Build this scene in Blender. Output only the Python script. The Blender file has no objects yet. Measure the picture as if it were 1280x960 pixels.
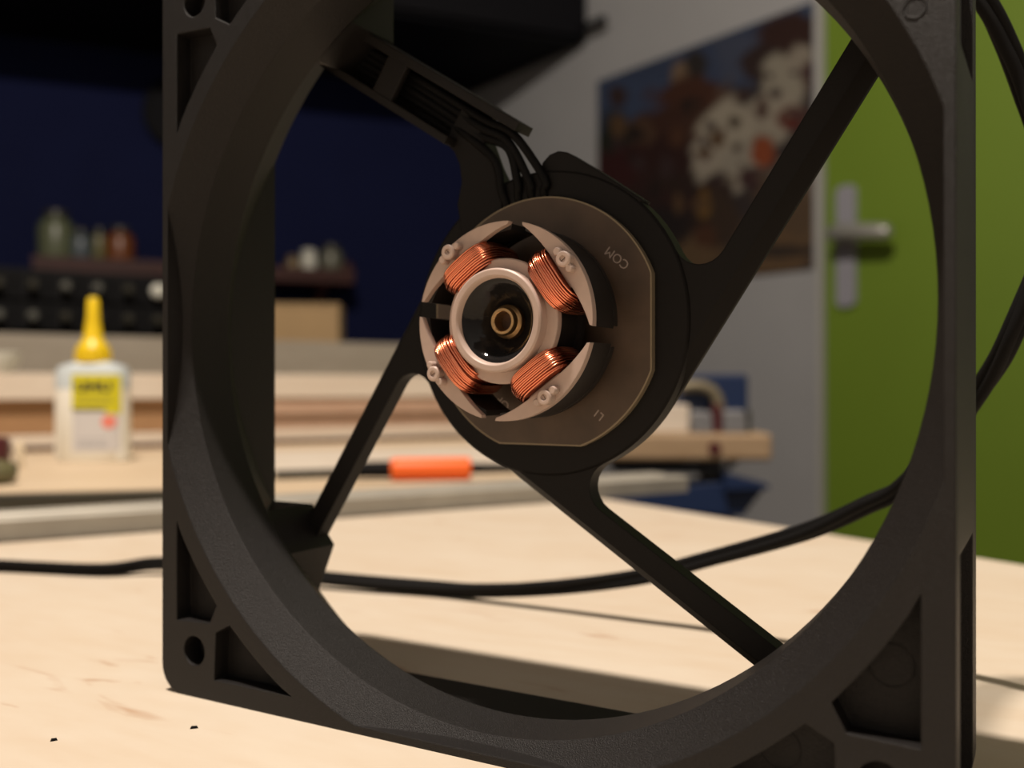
import bpy, bmesh, math, random
from mathutils import Vector, Matrix
random.seed(7)
D = bpy.data
COL = bpy.context.scene.collection
SC = bpy.context.scene
R = math.radians
MM = 0.001

# ------------------------------------------------------------------ camera
# world = fan coordinates in metres: X along the fan's face, Y into its depth, Z up, table top at z = 0
CAM = Vector((0.0701, -0.1104, 0.0505)); YAW = R(29.85)
FX = 1211.4
cd = D.cameras.new('camera'); cam = D.objects.new('camera', cd); COL.objects.link(cam)
cam.location = CAM; cam.rotation_euler = (R(90.05), 0, YAW)
cd.sensor_width = 4.54; cd.lens = 4.54*FX/1280; cd.clip_start = 0.005; cd.clip_end = 30
cd.dof.use_dof = True; cd.dof.focus_distance = 0.131; cd.dof.aperture_fstop = 2.1
SC.camera = cam
# ------------------------------------------------------------------ world, lamps, exposure
w = D.worlds.new('world'); SC.world = w; w.use_nodes = True
w.node_tree.nodes['Background'].inputs[0].default_value = (0.9, 0.92, 1.0, 1)
w.node_tree.nodes['Background'].inputs[1].default_value = 0.004
def lamp(name, loc, power, col, rad):
    l = D.lights.new(name, 'POINT'); l.energy = power; l.color = col; l.shadow_soft_size = rad
    o = D.objects.new(name, l); COL.objects.link(o); o.location = loc; return o
lamp('ceiling_bulb', (-0.110, -0.172, 1.30), 54, (1.0, 0.88, 0.765), 0.02)
lamp('ceiling_bulb', (-0.076, -0.176, 1.30), 54, (1.0, 0.88, 0.765), 0.02)
vs = SC.view_settings
vs.view_transform = 'Standard'; vs.look = 'None'; vs.gamma = 1; vs.exposure = 0.0; vs.use_curve_mapping = False

# positions in the room: x metres to the right of and d metres ahead of the standpoint, z above the table top
RV = Vector((math.cos(YAW), math.sin(YAW), 0)); FV = Vector((-math.sin(YAW), math.cos(YAW), 0))
def W(x, d, z=0.0):
    v = CAM + RV*x + FV*d; return Vector((v.x, v.y, z))
def dirW(deg):                       # heading: 0 = to the right, 90 = straight ahead
    return RV*math.cos(R(deg)) + FV*math.sin(R(deg))

# ------------------------------------------------------------------ materials
def nt(name):
    m = D.materials.new(name); m.use_nodes = True
    return m, m.node_tree, m.node_tree.nodes['Principled BSDF']
def mat(name, col, rough=0.5, metal=0.0, bump=None, spots=None, bevel=0, coat=0, trans=0, vary=None, spec=None):
    """bump=(scale,strength,distance); vary=(scale,amount) value mottling; spots=(scale,colour,threshold)"""
    m, t, b = nt(name)
    b.inputs['Roughness'].default_value = rough; b.inputs['Metallic'].default_value = metal
    b.inputs['Base Color'].default_value = (*col, 1)
    if spec is not None: b.inputs['Specular IOR Level'].default_value = spec
    if coat: b.inputs['Coat Weight'].default_value = coat; b.inputs['Coat Roughness'].default_value = 0.06
    if trans: b.inputs['Transmission Weight'].default_value = trans
    tc = t.nodes.new('ShaderNodeTexCoord')
    if vary:
        n = t.nodes.new('ShaderNodeTexNoise'); n.inputs['Scale'].default_value = vary[0]; n.inputs['Detail'].default_value = 6
        t.links.new(tc.outputs['Object'], n.inputs['Vector'])
        r = t.nodes.new('ShaderNodeMapRange'); r.inputs[1].default_value = .3; r.inputs[2].default_value = .7
        r.inputs[3].default_value = 1-vary[1]; r.inputs[4].default_value = 1+vary[1]
        t.links.new(n.outputs['Fac'], r.inputs[0])
        mx = t.nodes.new('ShaderNodeMix'); mx.data_type = 'RGBA'; mx.blend_type = 'MULTIPLY'; mx.inputs[0].default_value = 1
        mx.inputs[6].default_value = (*col, 1); t.links.new(r.outputs[0], mx.inputs[7])
        t.links.new(mx.outputs[2], b.inputs['Base Color'])
    nrm = None
    if bevel:
        bv = t.nodes.new('ShaderNodeBevel'); bv.samples = 4; bv.inputs['Radius'].default_value = bevel; nrm = bv.outputs[0]
    if bump:
        n2 = t.nodes.new('ShaderNodeTexNoise'); n2.inputs['Scale'].default_value = bump[0]; n2.inputs['Detail'].default_value = 3
        t.links.new(tc.outputs['Object'], n2.inputs['Vector'])
        bp = t.nodes.new('ShaderNodeBump'); bp.inputs['Strength'].default_value = bump[1]; bp.inputs['Distance'].default_value = bump[2]
        t.links.new(n2.outputs['Fac'], bp.inputs['Height'])
        if nrm: t.links.new(nrm, bp.inputs['Normal'])
        nrm = bp.outputs[0]
    if nrm: t.links.new(nrm, b.inputs['Normal'])
    return m
def wood(name, c1, c2, scale=(4, 60, 60), rough=0.55, rot=0.0, fine=0.5, spec=0.3, fleck=False):
    """grain runs along local X"""
    m, t, b = nt(name); b.inputs['Roughness'].default_value = rough; b.inputs['Specular IOR Level'].default_value = spec
    tc = t.nodes.new('ShaderNodeTexCoord'); mp = t.nodes.new('ShaderNodeMapping')
    mp.inputs['Scale'].default_value = scale; mp.inputs['Rotation'].default_value = (0, 0, rot)
    t.links.new(tc.outputs['Object'], mp.inputs['Vector'])
    n = t.nodes.new('ShaderNodeTexNoise'); n.inputs['Scale'].default_value = 1; n.inputs['Detail'].default_value = 5
    n.inputs['Distortion'].default_value = 1.4; t.links.new(mp.outputs[0], n.inputs['Vector'])
    n2 = t.nodes.new('ShaderNodeTexNoise'); n2.inputs['Scale'].default_value = 9; n2.inputs['Detail'].default_value = 4
    t.links.new(mp.outputs[0], n2.inputs['Vector'])
    ad = t.nodes.new('ShaderNodeMix'); ad.inputs[0].default_value = fine
    t.links.new(n.outputs['Fac'], ad.inputs[2]); t.links.new(n2.outputs['Fac'], ad.inputs[3])
    cr = t.nodes.new('ShaderNodeValToRGB'); cr.color_ramp.elements[0].position = .36; cr.color_ramp.elements[1].position = .62
    cr.color_ramp.elements[0].color = (*c2, 1); cr.color_ramp.elements[1].color = (*c1, 1)
    t.links.new(ad.outputs[0], cr.inputs[0]); t.links.new(cr.outputs[0], b.inputs['Base Color'])
    if fleck:                            # sparse tan flecks and soft stains of the veneer
        mp2 = t.nodes.new('ShaderNodeMapping'); mp2.inputs['Scale'].default_value = (22, 95, 50); mp2.inputs['Rotation'].default_value = (0, 0, rot)
        t.links.new(tc.outputs['Object'], mp2.inputs['Vector'])
        n3 = t.nodes.new('ShaderNodeTexNoise'); n3.inputs['Scale'].default_value = 1; n3.inputs['Detail'].default_value = 4; n3.inputs['Distortion'].default_value = 2.2
        t.links.new(mp2.outputs[0], n3.inputs['Vector'])
        r3 = t.nodes.new('ShaderNodeValToRGB'); r3.color_ramp.elements[0].position = .64; r3.color_ramp.elements[1].position = .76
        r3.color_ramp.elements[0].color = (1, 1, 1, 1); r3.color_ramp.elements[1].color = (.80, .66, .58, 1)
        t.links.new(n3.outputs['Fac'], r3.inputs[0])
        m3 = t.nodes.new('ShaderNodeMix'); m3.data_type = 'RGBA'; m3.blend_type = 'MULTIPLY'; m3.inputs[0].default_value = 1
        t.links.new(cr.outputs[0], m3.inputs[6]); t.links.new(r3.outputs[0], m3.inputs[7]); t.links.new(m3.outputs[2], b.inputs['Base Color'])
    bp = t.nodes.new('ShaderNodeBump'); bp.inputs['Strength'].default_value = .12; bp.inputs['Distance'].default_value = .0003
    t.links.new(n2.outputs['Fac'], bp.inputs['Height']); t.links.new(bp.outputs[0], b.inputs['Normal'])
    return m
M = {}
M['black_plastic'] = mat('black_plastic', (.0065, .0050, .0045), .50, bump=(6500, 1.0, .00014), bevel=.0004, vary=(3500, .4), spec=.33)  # colour mottling paints in the sparkle of the grainy surface
M['hub_plastic'] = mat('hub_plastic', (.007, .0058, .0052), .6, bump=(6000, .5, .00005), bevel=.0004, spec=.22)
M['board_brown'] = mat('circuit_board_brown', (.075, .048, .031), .5, vary=(160, .25))
M['board_edge'] = mat('circuit_board_edge', (.27, .215, .14), .7)
M['silk'] = mat('silkscreen', (.36, .29, .25), .6)
M['insulator'] = mat('insulator_plastic', (.50, .375, .315), .45, bevel=.00022, vary=(500, .05))
M['steel_dark'] = mat('lamination_steel', (.022, .019, .018), .45, metal=.3)
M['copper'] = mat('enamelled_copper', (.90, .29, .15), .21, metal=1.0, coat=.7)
M['copper_shaded'] = mat('copper_shaded', (.30, .075, .04), .45, metal=1.0)  # copper darkened in colour to paint the shade between the wires
M['cup'] = mat('glossy_black', (.012, .011, .011), .08, bump=(420, .35, .0004), spec=.22)
M['brass'] = mat('brass', (.62, .40, .19), .34, metal=1.0, bump=(900, .5, .0002))
M['bore'] = mat('bore_dark', (.045, .02, .012), .4)
M['wire'] = mat('wire_black', (.004, .0037, .0037), .6, spec=.15)
M['cable'] = mat('cable_black', (.006, .0056, .0054), .7, spec=.12)
M['birch'] = wood('birch_plywood', (.60, .52, .415), (.565, .465, .35), (9, 26, 26), .5, R(-38), .35, fleck=True)
M['pine'] = wood('pine', (.60, .485, .345), (.53, .40, .26), (5, 40, 60))
M['pine_pale'] = wood('pine_pale', (.64, .57, .475), (.58, .49, .39), (5, 40, 60))
M['pine_tan'] = wood('pine_tan', (.36, .21, .105), (.27, .15, .07), (5, 40, 60))
M['pine_pink'] = wood('pine_pink', (.48, .33, .235), (.39, .25, .17), (5, 40, 60))
M['jaw_wood'] = wood('jaw_wood', (.36, .255, .155), (.28, .185, .10), (5, 40, 60))
M['grey_wood'] = wood('grey_wood', (.30, .27, .22), (.25, .22, .175), (5, 40, 60))
M['shelf_red'] = wood('shelf_red', (.055, .016, .012), (.035, .010, .008), (5, 40, 60))
M['alu'] = mat('aluminium', (.37, .345, .29), .5, metal=.25, vary=(60, .08))
M['white_wall'] = mat('white_wall', (.275, .28, .285), .9, vary=(8, .03))
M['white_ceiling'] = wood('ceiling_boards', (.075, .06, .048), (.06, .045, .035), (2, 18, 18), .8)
M['navy_wall'] = mat('navy_wall', (.0072, .0098, .037), .9, spec=.08, vary=(8, .05))
M['floor'] = wood('floor_wood', (.22, .13, .07), (.16, .09, .05), (2, 20, 20))
M['door_green'] = mat('door_green', (.122, .198, .013), .55, vary=(5, .03))
M['trim_white'] = mat('trim_white', (.34, .34, .31), .5)
M['chrome'] = mat('brushed_nickel', (.30, .30, .275), .3, metal=.35)
M['plate_grey'] = mat('plate_grey', (.30, .30, .34), .45, metal=.2)
M['dark'] = mat('dark_lacquer', (.003, .003, .0045), .7, spec=.12)
M['black'] = mat('matt_black', (.0035, .0035, .004), .7, spec=.15)
M['glue_body'] = mat('glue_bottle_plastic', (.90, .89, .81), .4, vary=(30, .02))
M['glue_clear'] = mat('glue_bottle_shoulder', (.56, .62, .64), .3)
M['yellow'] = mat('yellow_plastic', (.74, .52, .008), .35)
M['label_yellow'] = mat('label_yellow', (.62, .56, .010), .5)
M['label_paper'] = mat('label_paper', (.60, .58, .57), .5)
M['ink'] = mat('ink_black', (.02, .02, .015), .6)
M['ink_red'] = mat('ink_red', (.80, .22, .16), .6)
M['ink_grey'] = mat('ink_grey', (.36, .36, .38), .6)
M['orange'] = mat('orange_grip', (.85, .13, .010), .5)
M['card'] = mat('cardboard', (.30, .20, .095), .8, vary=(30, .06))
M['blue_paint'] = mat('blue_paint', (.005, .017, .060), .45)
M['steel'] = mat('steel', (.22, .22, .225), .5, metal=.4)
M['bracket'] = mat('bracket_bronze', (.20, .17, .11), .5, metal=.4)
M['maroon'] = mat('maroon', (.07, .012, .014), .4)
M['cream'] = mat('cream', (.72, .60, .42), .5)
M['olive'] = mat('olive', (.12, .11, .05), .5)
for n_, c_ in [('glass_green', (.10, .115, .065)), ('glass_blue', (.055, .075, .09)), ('glass_yellow', (.11, .10, .035)), ('glass_orange', (.15, .042, .008)),
               ('glass_white', (.55, .55, .48)), ('glass_tan', (.15, .10, .04)), ('glass_grey', (.10, .10, .07)), ('knob_pale', (.09, .09, .078)), ('lid_dark', (.03, .028, .02))]:
    M[n_] = mat(n_, c_, .35)

# ------------------------------------------------------------------ mesh helpers (millimetre input for the fan via s=MM)
class MB:
    def __init__(s, scale=1.0): s.v = []; s.f = []; s.k = scale
    def add(s, vs, fs):
        o = len(s.v); s.v += [tuple(c*s.k for c in p) for p in vs]; s.f += [tuple(i+o for i in f) for f in fs]; return s
    def loft(s, rings, caps=True, closed=False):
        n = len(rings[0]); vs = [p for r in rings for p in r]; fs = []
        m = len(rings)
        for i in range(m if closed else m-1):
            a, b = i*n, ((i+1) % m)*n
            for j in range(n): fs.append((a+j, a+(j+1) % n, b+(j+1) % n, b+j))
        if caps and not closed: fs += [tuple(range(n))[::-1], tuple((m-1)*n+j for j in range(n))]
        return s.add(vs, fs)
    def prism_y(s, poly, y0, y1):       # polygon in XZ extruded along Y
        return s.loft([[(x, y0, z) for x, z in poly], [(x, y1, z) for x, z in poly]])
    def prism_z(s, poly, z0, z1):
        return s.loft([[(x, y, z0) for x, y in poly], [(x, y, z1) for x, y in poly]])
    def box(s, x0, x1, y0, y1, z0, z1):
        return s.prism_z([(x0, y0), (x1, y0), (x1, y1), (x0, y1)], z0, z1)
    def lathe_y(s, prof, seg=64, cx=0, cz=0, closed=True):   # prof [(r,y)] closed loop in section
        rings = [[(cx+r*math.cos(2*math.pi*k/seg), y, cz+r*math.sin(2*math.pi*k/seg)) for r, y in prof] for k in range(seg)]
        n = len(prof); vs = [p for r in rings for p in r]; fs = []
        for i in range(seg):
            a, b = i*n, ((i+1) % seg)*n
            for j in range(n if closed else n-1): fs.append((a+j, b+j, b+(j+1) % n, a+(j+1) % n))
        return s.add(vs, fs)
    def lathe_z(s, prof, seg=32, cx=0, cy=0, sx=1, sy=1):    # open profile from axis to axis, [(r,z)]
        vs = []; fs = []; n = len(prof)
        for i in range(seg):
            c, q = math.cos(2*math.pi*i/seg), math.sin(2*math.pi*i/seg)
            vs += [(cx+sx*r*c, cy+sy*r*q, z) for r, z in prof]
        for i in range(seg):
            a, b = i*n, ((i+1) % seg)*n
            for j in range(n-1): fs.append((a+j, b+j, b+j+1, a+j+1))
        fs.append(tuple(i*n for i in range(seg))[::-1]); fs.append(tuple(i*n+n-1 for i in range(seg)))
        return s.add(vs, fs)
    def cyl_y(s, cx, cz, r, y0, y1, seg=24):
        return s.prism_y([(cx+r*math.cos(2*math.pi*k/seg), cz+r*math.sin(2*math.pi*k/seg)) for k in range(seg)], y0, y1)
    def tube(s, pts, r, seg=8, closed=False):
        P = [Vector(p) for p in pts]; n = len(P); rings = []; up = None
        for i in range(n):
            if closed: tg = P[(i+1) % n]-P[i-1]
            else: tg = P[min(i+1, n-1)]-P[max(i-1, 0)]
            tg.normalize()
            if up is None:
                up = tg.cross(Vector((0, 0, 1)))
                if up.length < .2: up = tg.cross(Vector((1, 0, 0)))
            up = (up-tg*up.dot(tg)).normalized(); bn = tg.cross(up)
            rr = r[i] if isinstance(r, (list, tuple)) else r
            rings.append([tuple(P[i]+up*rr*math.cos(2*math.pi*k/seg)+bn*rr*math.sin(2*math.pi*k/seg)) for k in range(seg)])
        return s.loft(rings, closed=closed)
    def mesh(s, name):
        me = D.meshes.new(name); me.from_pydata(s.v, [], s.f); me.validate()
        bm = bmesh.new(); bm.from_mesh(me); bmesh.ops.recalc_face_normals(bm, faces=bm.faces); bm.to_mesh(me); bm.free()
        return me
    def build(s, name, m, parent=None, smooth=30, bevel=0, label=None):
        return place(s.mesh(name), name, m, parent, smooth, bevel, label)
def place(me, name, m, parent=None, smooth=30, bevel=0, label=None):
    if smooth:
        me.polygons.foreach_set('use_smooth', [True]*len(me.polygons)); me.set_sharp_from_angle(angle=R(smooth))
    o = D.objects.new(name, me); COL.objects.link(o)
    me.materials.append(M[m] if isinstance(m, str) else m)
    if parent: o.parent = parent
    if bevel:
        b = o.modifiers.new('bevel', 'BEVEL'); b.width = bevel; b.segments = 2; b.limit_method = 'ANGLE'; b.angle_limit = R(35)
    if label: o['label'] = label
    return o
def tag(o, label, cat, group=None):
    o['label'] = label; o['category'] = cat
    if group: o['group'] = group
    return o
def struct(o): o['kind'] = 'structure'; return o
def thing(name, label, cat, loc=(0, 0, 0), rz=0, group=None):
    o = D.objects.new(name, None); o.empty_display_size = .01; COL.objects.link(o); o.location = loc; o.rotation_euler = (0, 0, rz)
    return tag(o, label, cat, group)
def copy_tree(o, parent=None):
    c = o.copy(); COL.objects.link(c); c.parent = parent
    for ch in list(o.children): copy_tree(ch, c)
    return c
def boolean(a, b, op):
    oa = D.objects.new('a', a); ob = D.objects.new('b', b); COL.objects.link(oa); COL.objects.link(ob)
    md = oa.modifiers.new('b', 'BOOLEAN'); md.object = ob; md.operation = op; md.solver = 'EXACT'
    dg = bpy.context.evaluated_depsgraph_get(); r = D.meshes.new_from_object(oa.evaluated_get(dg))
    D.objects.remove(oa); D.objects.remove(ob); return r
def text_mesh(s, size, depth, bold=0.0):
    c = D.curves.new('text', 'FONT'); c.body = s; c.size = size; c.extrude = depth; c.offset = bold; c.align_x = 'CENTER'; c.align_y = 'CENTER'
    o = D.objects.new('text', c); COL.objects.link(o)
    dg = bpy.context.evaluated_depsgraph_get(); me = D.meshes.new_from_object(o.evaluated_get(dg)); D.objects.remove(o); return me
def arc(cx, cy, r, a0, a1, n): return [(cx+r*math.cos(R(a0+(a1-a0)*i/n)), cy+r*math.sin(R(a0+(a1-a0)*i/n))) for i in range(n+1)]
def rounded(x0, x1, z0, z1, r, n=8):
    return arc(x1-r, z1-r, r, 0, 90, n)+arc(x0+r, z1-r, r, 90, 180, n)+arc(x0+r, z0+r, r, 180, 270, n)+arc(x1-r, z0+r, r, 270, 360, n)
def crv(pts, n=12):                      # Catmull-Rom through points
    P = [Vector(p) for p in pts]; P = [P[0]*2-P[1]]+P+[P[-1]*2-P[-2]]; out = []
    for i in range(1, len(P)-2):
        a, b, c, d = P[i-1:i+3]
        for k in range(n):
            t = k/n; out.append(.5*((2*b)+(c-a)*t+(2*a-5*b+4*c-d)*t*t+(3*b-a-3*c+d)*t**3))
    out.append(P[-2]); return out

# ================================================================== the setting
E1 = 30.6; E2 = -57.0
K = W(.0412, .430)                                   # far corner of the plywood board
e1 = dirW(E1); e2 = dirW(E2)
FLOOR = -.76
WC = W(-.122, 2.787)                                 # room corner
dW = dirW(-53.1); dB = dirW(203)
def slab(name, a, u, length, z0, z1, m, thick, side):
    n = Vector((-u.y, u.x, 0))*side; L = u*length; T = n*thick
    mb = MB(); mb.prism_z([(p.x, p.y) for p in (a, a+L, a+L+T, a+T)], z0, z1); return struct(mb.build(name, m, smooth=0))
slab('wall_left', WC, dB, 3.2, FLOOR, 1.75, 'navy_wall', .1, 1 if Vector((-dB.y, dB.x, 0)).dot(FV) > 0 else -1)
sgn = 1 if Vector((-dW.y, dW.x, 0)).dot(FV) > 0 else -1
DS = 1.186                                           # door leaf starts this far along the white wall
slab('wall_right', WC, dW, DS, FLOOR, 1.75, 'white_wall', .1, sgn)
slab('wall_right_above_door', WC+dW*DS, dW, .92, 1.27, 1.75, 'white_wall', .1, sgn)
slab('wall_right_beyond_door', WC+dW*(DS+.92), dW, 1.65, FLOOR, 1.75, 'white_wall', .1, sgn)
RW = DS+.92+1.65
slab('wall_back', WC+dW*RW, dB, 3.2, FLOOR, 1.75, 'white_wall', .1, -1 if Vector((-dB.y, dB.x, 0)).dot(dW) < 0 else 1)
slab('wall_front', WC+dB*3.2, dW, RW, FLOOR, 1.75, 'white_wall', .1, 1 if Vector((-dW.y, dW.x, 0)).dot(dB) > 0 else -1)
ce = MB(); ce.prism_z([(p.x, p.y) for p in (WC, WC+dW*RW, WC+dW*RW+dB*3.2, WC+dB*3.2)], 1.75, 1.80); struct(ce.build('ceiling', 'white_ceiling', smooth=0))
fl = MB(); c0 = W(0, 1.2); fl.box(c0.x-3.2, c0.x+3.2, c0.y-3.2, c0.y+3.2, FLOOR-.05, FLOOR); struct(fl.build('floor', 'floor', smooth=0))
# door in the plane of the white wall
inn = Vector((-dW.y, dW.x, 0))*-sgn                  # into the room
drz = math.atan2(dW.y, dW.x)
dr = D.objects.new('door_1', None); COL.objects.link(dr); dr.location = WC+dW*DS+Vector((0, 0, FLOOR)); dr.rotation_euler = (0, 0, drz); struct(dr)
dr['label'] = 'green painted room door with nickel lever handle'
YI = 1 if (Matrix.Rotation(drz, 3, 'Z') @ Vector((0, 1, 0))).dot(inn) > 0 else -1
def dbox(mb, x0, x1, y0, y1, z0, z1): mb.box(x0, x1, min(y0*YI, y1*YI), max(y0*YI, y1*YI), z0, z1); return mb
dbox(MB(), .008, .90, -.045, .004, .008, 2.02).build('door_leaf', 'door_green', dr, 0, .002)
dbox(MB(), -.0045, .0055, -.05, .012, 0, 2.03).build('door_frame', 'trim_white', dr, 0)
dbox(MB(), .902, .9195, -.05, .012, 0, 2.03).build('door_frame', 'trim_white', dr, 0)
dbox(MB(), -.0045, .9195, -.05, .012, 2.022, 2.0295).build('door_frame', 'trim_white', dr, 0)
HZ = -FLOOR+.0505+.286
hp = MB()
hp.loft([[(.052+.024*math.cos(a)*.999 if False else x, y*YI, z) for x, z in rounded(.036, .076, HZ-.142, HZ+.082, .012, 5)] for y, a in ((.004, 0), (.012, 0))])
pl_ = hp.build('handle_plate', 'plate_grey', dr)
lv = MB(); HL = HZ-.012; lv.tube([(.056, .010*YI, HL), (.056, .040*YI, HL), (.060, .050*YI, HL+.001), (.072, .055*YI, HL+.001), (.110, .054*YI, HL-.002), (.165, .052*YI, HL-.009), (.172, .052*YI, HL-.010)], [.014, .0145, .0155, .0160, .0155, .014, .008], 14)
lv.build('lever', 'chrome', dr, 40)
kh = MB(); kh.loft([[(.056+.005*math.cos(2*math.pi*k/12), y*YI, HZ-.075+.010*math.sin(2*math.pi*k/12)) for k in range(12)] for y in (.011, .0135)]); kh.build('keyhole', 'plate_grey', dr)
# dark cabinet hung in the corner (only its underside and end are seen)
cabrz = math.atan2(dB.y, dB.x)
cab = thing('wall_cabinet', 'big black cabinet hung high in the corner over the navy wall', 'cabinet', WC)
cz = .0505+.835
P_ = [Vector((0, 0, 0)), dB*2.6, dB*2.6+dW*.50, dW*.50]; P_ = [p+dW*.012+dB*.012 for p in P_]
mb = MB(); mb.prism_z([(p.x, p.y) for p in P_], cz, cz+.62); mb.build('carcass', 'dark', cab, 0)
for k in range(4):
    a = dB*(.02+.64*k)+dW*.514+dB*.0; b_ = a+dB*.62
    mb = MB(); mb.prism_z([(p.x, p.y) for p in (a, b_, b_+dW*.018, a+dW*.018)], cz+.01, cz+.61); mb.build('cabinet_door', 'dark', cab, 0)
mb = MB(); q0 = dW*.53+inn*.03+Vector((0, 0, cz+.028)); mb.tube([q0, q0+dW*.075], .010, 8)
mb.build('hinge_arm', 'dark', cab)
# poster on the white wall
pst = D.meshes.new('poster'); NU, NV = 110, 90
PW, PH, PZ = .612, .509, .0505+.2235
pv = []; pf = []; pc = []
def smooth(d, a, b): t = max(0, min(1, (d-a)/(b-a))); return t*t*(3-2*t)
BL = [  # x, y, rx, ry, colour (in the poster's own sketch units 140..900 by 0..1000), soft
 (300, 330, 190, 150, (.055, .080, .150)), (560, 190, 260, 120, (.050, .070, .130)), (800, 60, 160, 70, (.05, .075, .14)),
 (690, 180, 90, 90, (.070, .085, .135)), (480, 255, 48, 70, (.22, .15, .095)), (540, 220, 45, 60, (.035, .030, .028)), (830, 130, 110, 100, (.045, .020, .016)),
 (745, 215, 70, 80, (.04, .024, .022)), (520, 350, 150, 110, (.075, .030, .018)), (410, 440, 110, 100, (.060, .026, .018)), (230, 470, 110, 80, (.022, .024, .018)),
 (320, 450, 50, 60, (.09, .05, .03)), (270, 590, 170, 100, (.050, .014, .014)), (430, 560, 130, 110, (.038, .016, .014)), (500, 700, 200, 120, (.035, .020, .016)),
 (330, 720, 200, 120, (.040, .018, .016)), (260, 900, 200, 160, (.030, .018, .014)),
 (640, 440, 118, 118, (.42, .38, .30)), (830, 285, 85, 95, (.36, .33, .26)), (585, 550, 70, 75, (.40, .36, .29)), (700, 555, 75, 80, (.36, .33, .27)), (770, 400, 80, 90, (.38, .34, .27)),
 (660, 630, 40, 50, (.36, .32, .26)), (860, 200, 40, 70, (.34, .30, .24)),
 (562, 530, 24, 26, (.10, .05, .05)), (665, 412, 22, 24, (.08, .06, .04)), (672, 505, 20, 22, (.10, .07, .05)), (752, 382, 26, 30, (.09, .05, .04)), (840, 405, 42, 40, (.13, .028, .02)),
 (748, 520, 34, 62, (.30, .075, .028)), (890, 255, 28, 55, (.07, .03, .03)), (720, 620, 40, 40, (.06, .03, .03)), (600, 640, 55, 50, (.035, .018, .018)),
 (800, 850, 150, 150, (.17, .105, .055)), (520, 870, 140, 70, (.15, .095, .05)), (840, 700, 110, 110, (.13, .085, .05)), (600, 760, 90, 110, (.055, .035, .024)), (440, 790, 90, 80, (.022, .016, .016)),
 (560, 790, 26, 70, (.02, .014, .014)), (560, 700, 28, 70, (.20, .11, .03)), (800, 880, 130, 22, (.055, .04, .03)), (880, 640, 30, 60, (.16, .11, .07))]
rp = random.Random(3)
for k in range(26): BL.append((rp.uniform(540, 890), rp.uniform(230, 640), rp.uniform(9, 20), rp.uniform(9, 24), rp.choice([(.10, .06, .05), (.13, .09, .06), (.06, .04, .04), (.20, .17, .13)])))
for k in range(22): BL.append((rp.uniform(150, 620), rp.uniform(330, 900), rp.uniform(14, 40), rp.uniform(14, 46), rp.choice([(.09, .04, .022), (.025, .016, .014), (.12, .07, .035), (.05, .03, .03)])))
for j in range(NV+1):
    for i in range(NU+1):
        u = i/NU; v = j/NV
        pv.append((u*PW, 0, PH*(1-v))); x = 140+760*u; y = (280-280*u)*(1-v)+(1027-87*u)*v
        c = Vector((.045, .035, .035))
        for k, (bx, by, rx, ry, bc) in enumerate(BL):
            wob = .16*math.sin(x*.031+k*1.7)+.14*math.sin(y*.037+k*2.3)+.08*math.sin((x+y)*.09+k)
            d = math.hypot((x-bx)/rx, (y-by)/ry)+wob
            a = 1-smooth(d, .72, 1.12); c = c*(1-a)+Vector(bc)*a
        c = c*.50; pc.append((*c, 1))
for j in range(NV):
    for i in range(NU): a = j*(NU+1)+i; pf.append((a, a+1, a+NU+2, a+NU+1))
nv_ = len(pv); pv += [(0, .004, PH), (PW, .004, PH), (PW, .004, 0), (0, .004, 0)]; pc += [(.4, .4, .4, 1)]*4
TL_, TR_, BLc, BRc = 0, NU, NV*(NU+1), NV*(NU+1)+NU
pf += [(nv_, nv_+3, nv_+2, nv_+1), (TL_, nv_, nv_+1, TR_), (TR_, nv_+1, nv_+2, BRc), (BRc, nv_+2, nv_+3, BLc), (BLc, nv_+3, nv_, TL_)]
pst.from_pydata(pv, [], pf)
ca = pst.color_attributes.new('print', 'FLOAT_COLOR', 'POINT'); ca.data.foreach_set('color', [q for c in pc for q in c])
pm, pt, pb = nt('poster_print'); at_ = pt.nodes.new('ShaderNodeVertexColor'); at_.layer_name = 'print'; pt.links.new(at_.outputs[0], pb.inputs['Base Color']); pb.inputs['Roughness'].default_value = .7
pm.node_tree.nodes['Principled BSDF'].inputs['Specular IOR Level'].default_value = .2
po = place(pst, 'poster', pm, None, 0)
po.location = WC+dW*(DS-.0185-PW)+inn*.006+Vector((0, 0, PZ)); po.rotation_euler = (0, 0, drz)
if YI > 0:
    po.scale = (1, -1, 1)
tag(po, 'poster with blue sky, brown rocks and a white spotted shape on the white wall', 'poster')
# wall shelf with jars on the navy wall
inB = Vector((-dB.y, dB.x, 0)); inB = inB if inB.dot(FV) < 0 else -inB
def onB(px, off=0.0):                                # point on navy wall seen along the heading px (offset into the room)
    q = (px-640)/FX; a = WC+inB*off; ax = (a-CAM).dot(RV); ad = (a-CAM).dot(FV); bx = dB.dot(RV); bd = dB.dot(FV)
    s = (q*ad-ax)/(bx-q*bd); return a+dB*s
sh0, sh1 = onB(40, .14), onB(443, .14); SZ = .0505+.283
n0, n1 = sh0-inB*.135, sh1-inB*.135
wsf = thing('wall_shelf', 'narrow dark red wooden shelf on the navy wall holding small jars', 'shelf', Vector((sh1.x, sh1.y, SZ)))
mb = MB(); mb.prism_z([(p.x-sh1.x, p.y-sh1.y) for p in (sh0, sh1, n1, n0)], -.022, 0); mb.build('board', 'shelf_red', wsf, 0, .002)
mb = MB(); mb.prism_z([(p.x-sh1.x, p.y-sh1.y) for p in (sh0+inB*.004, sh1+inB*.004, sh1-inB*.008, sh0-inB*.008)], -.002, .014); mb.build('front_lip', 'shelf_red', wsf, 0)
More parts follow.
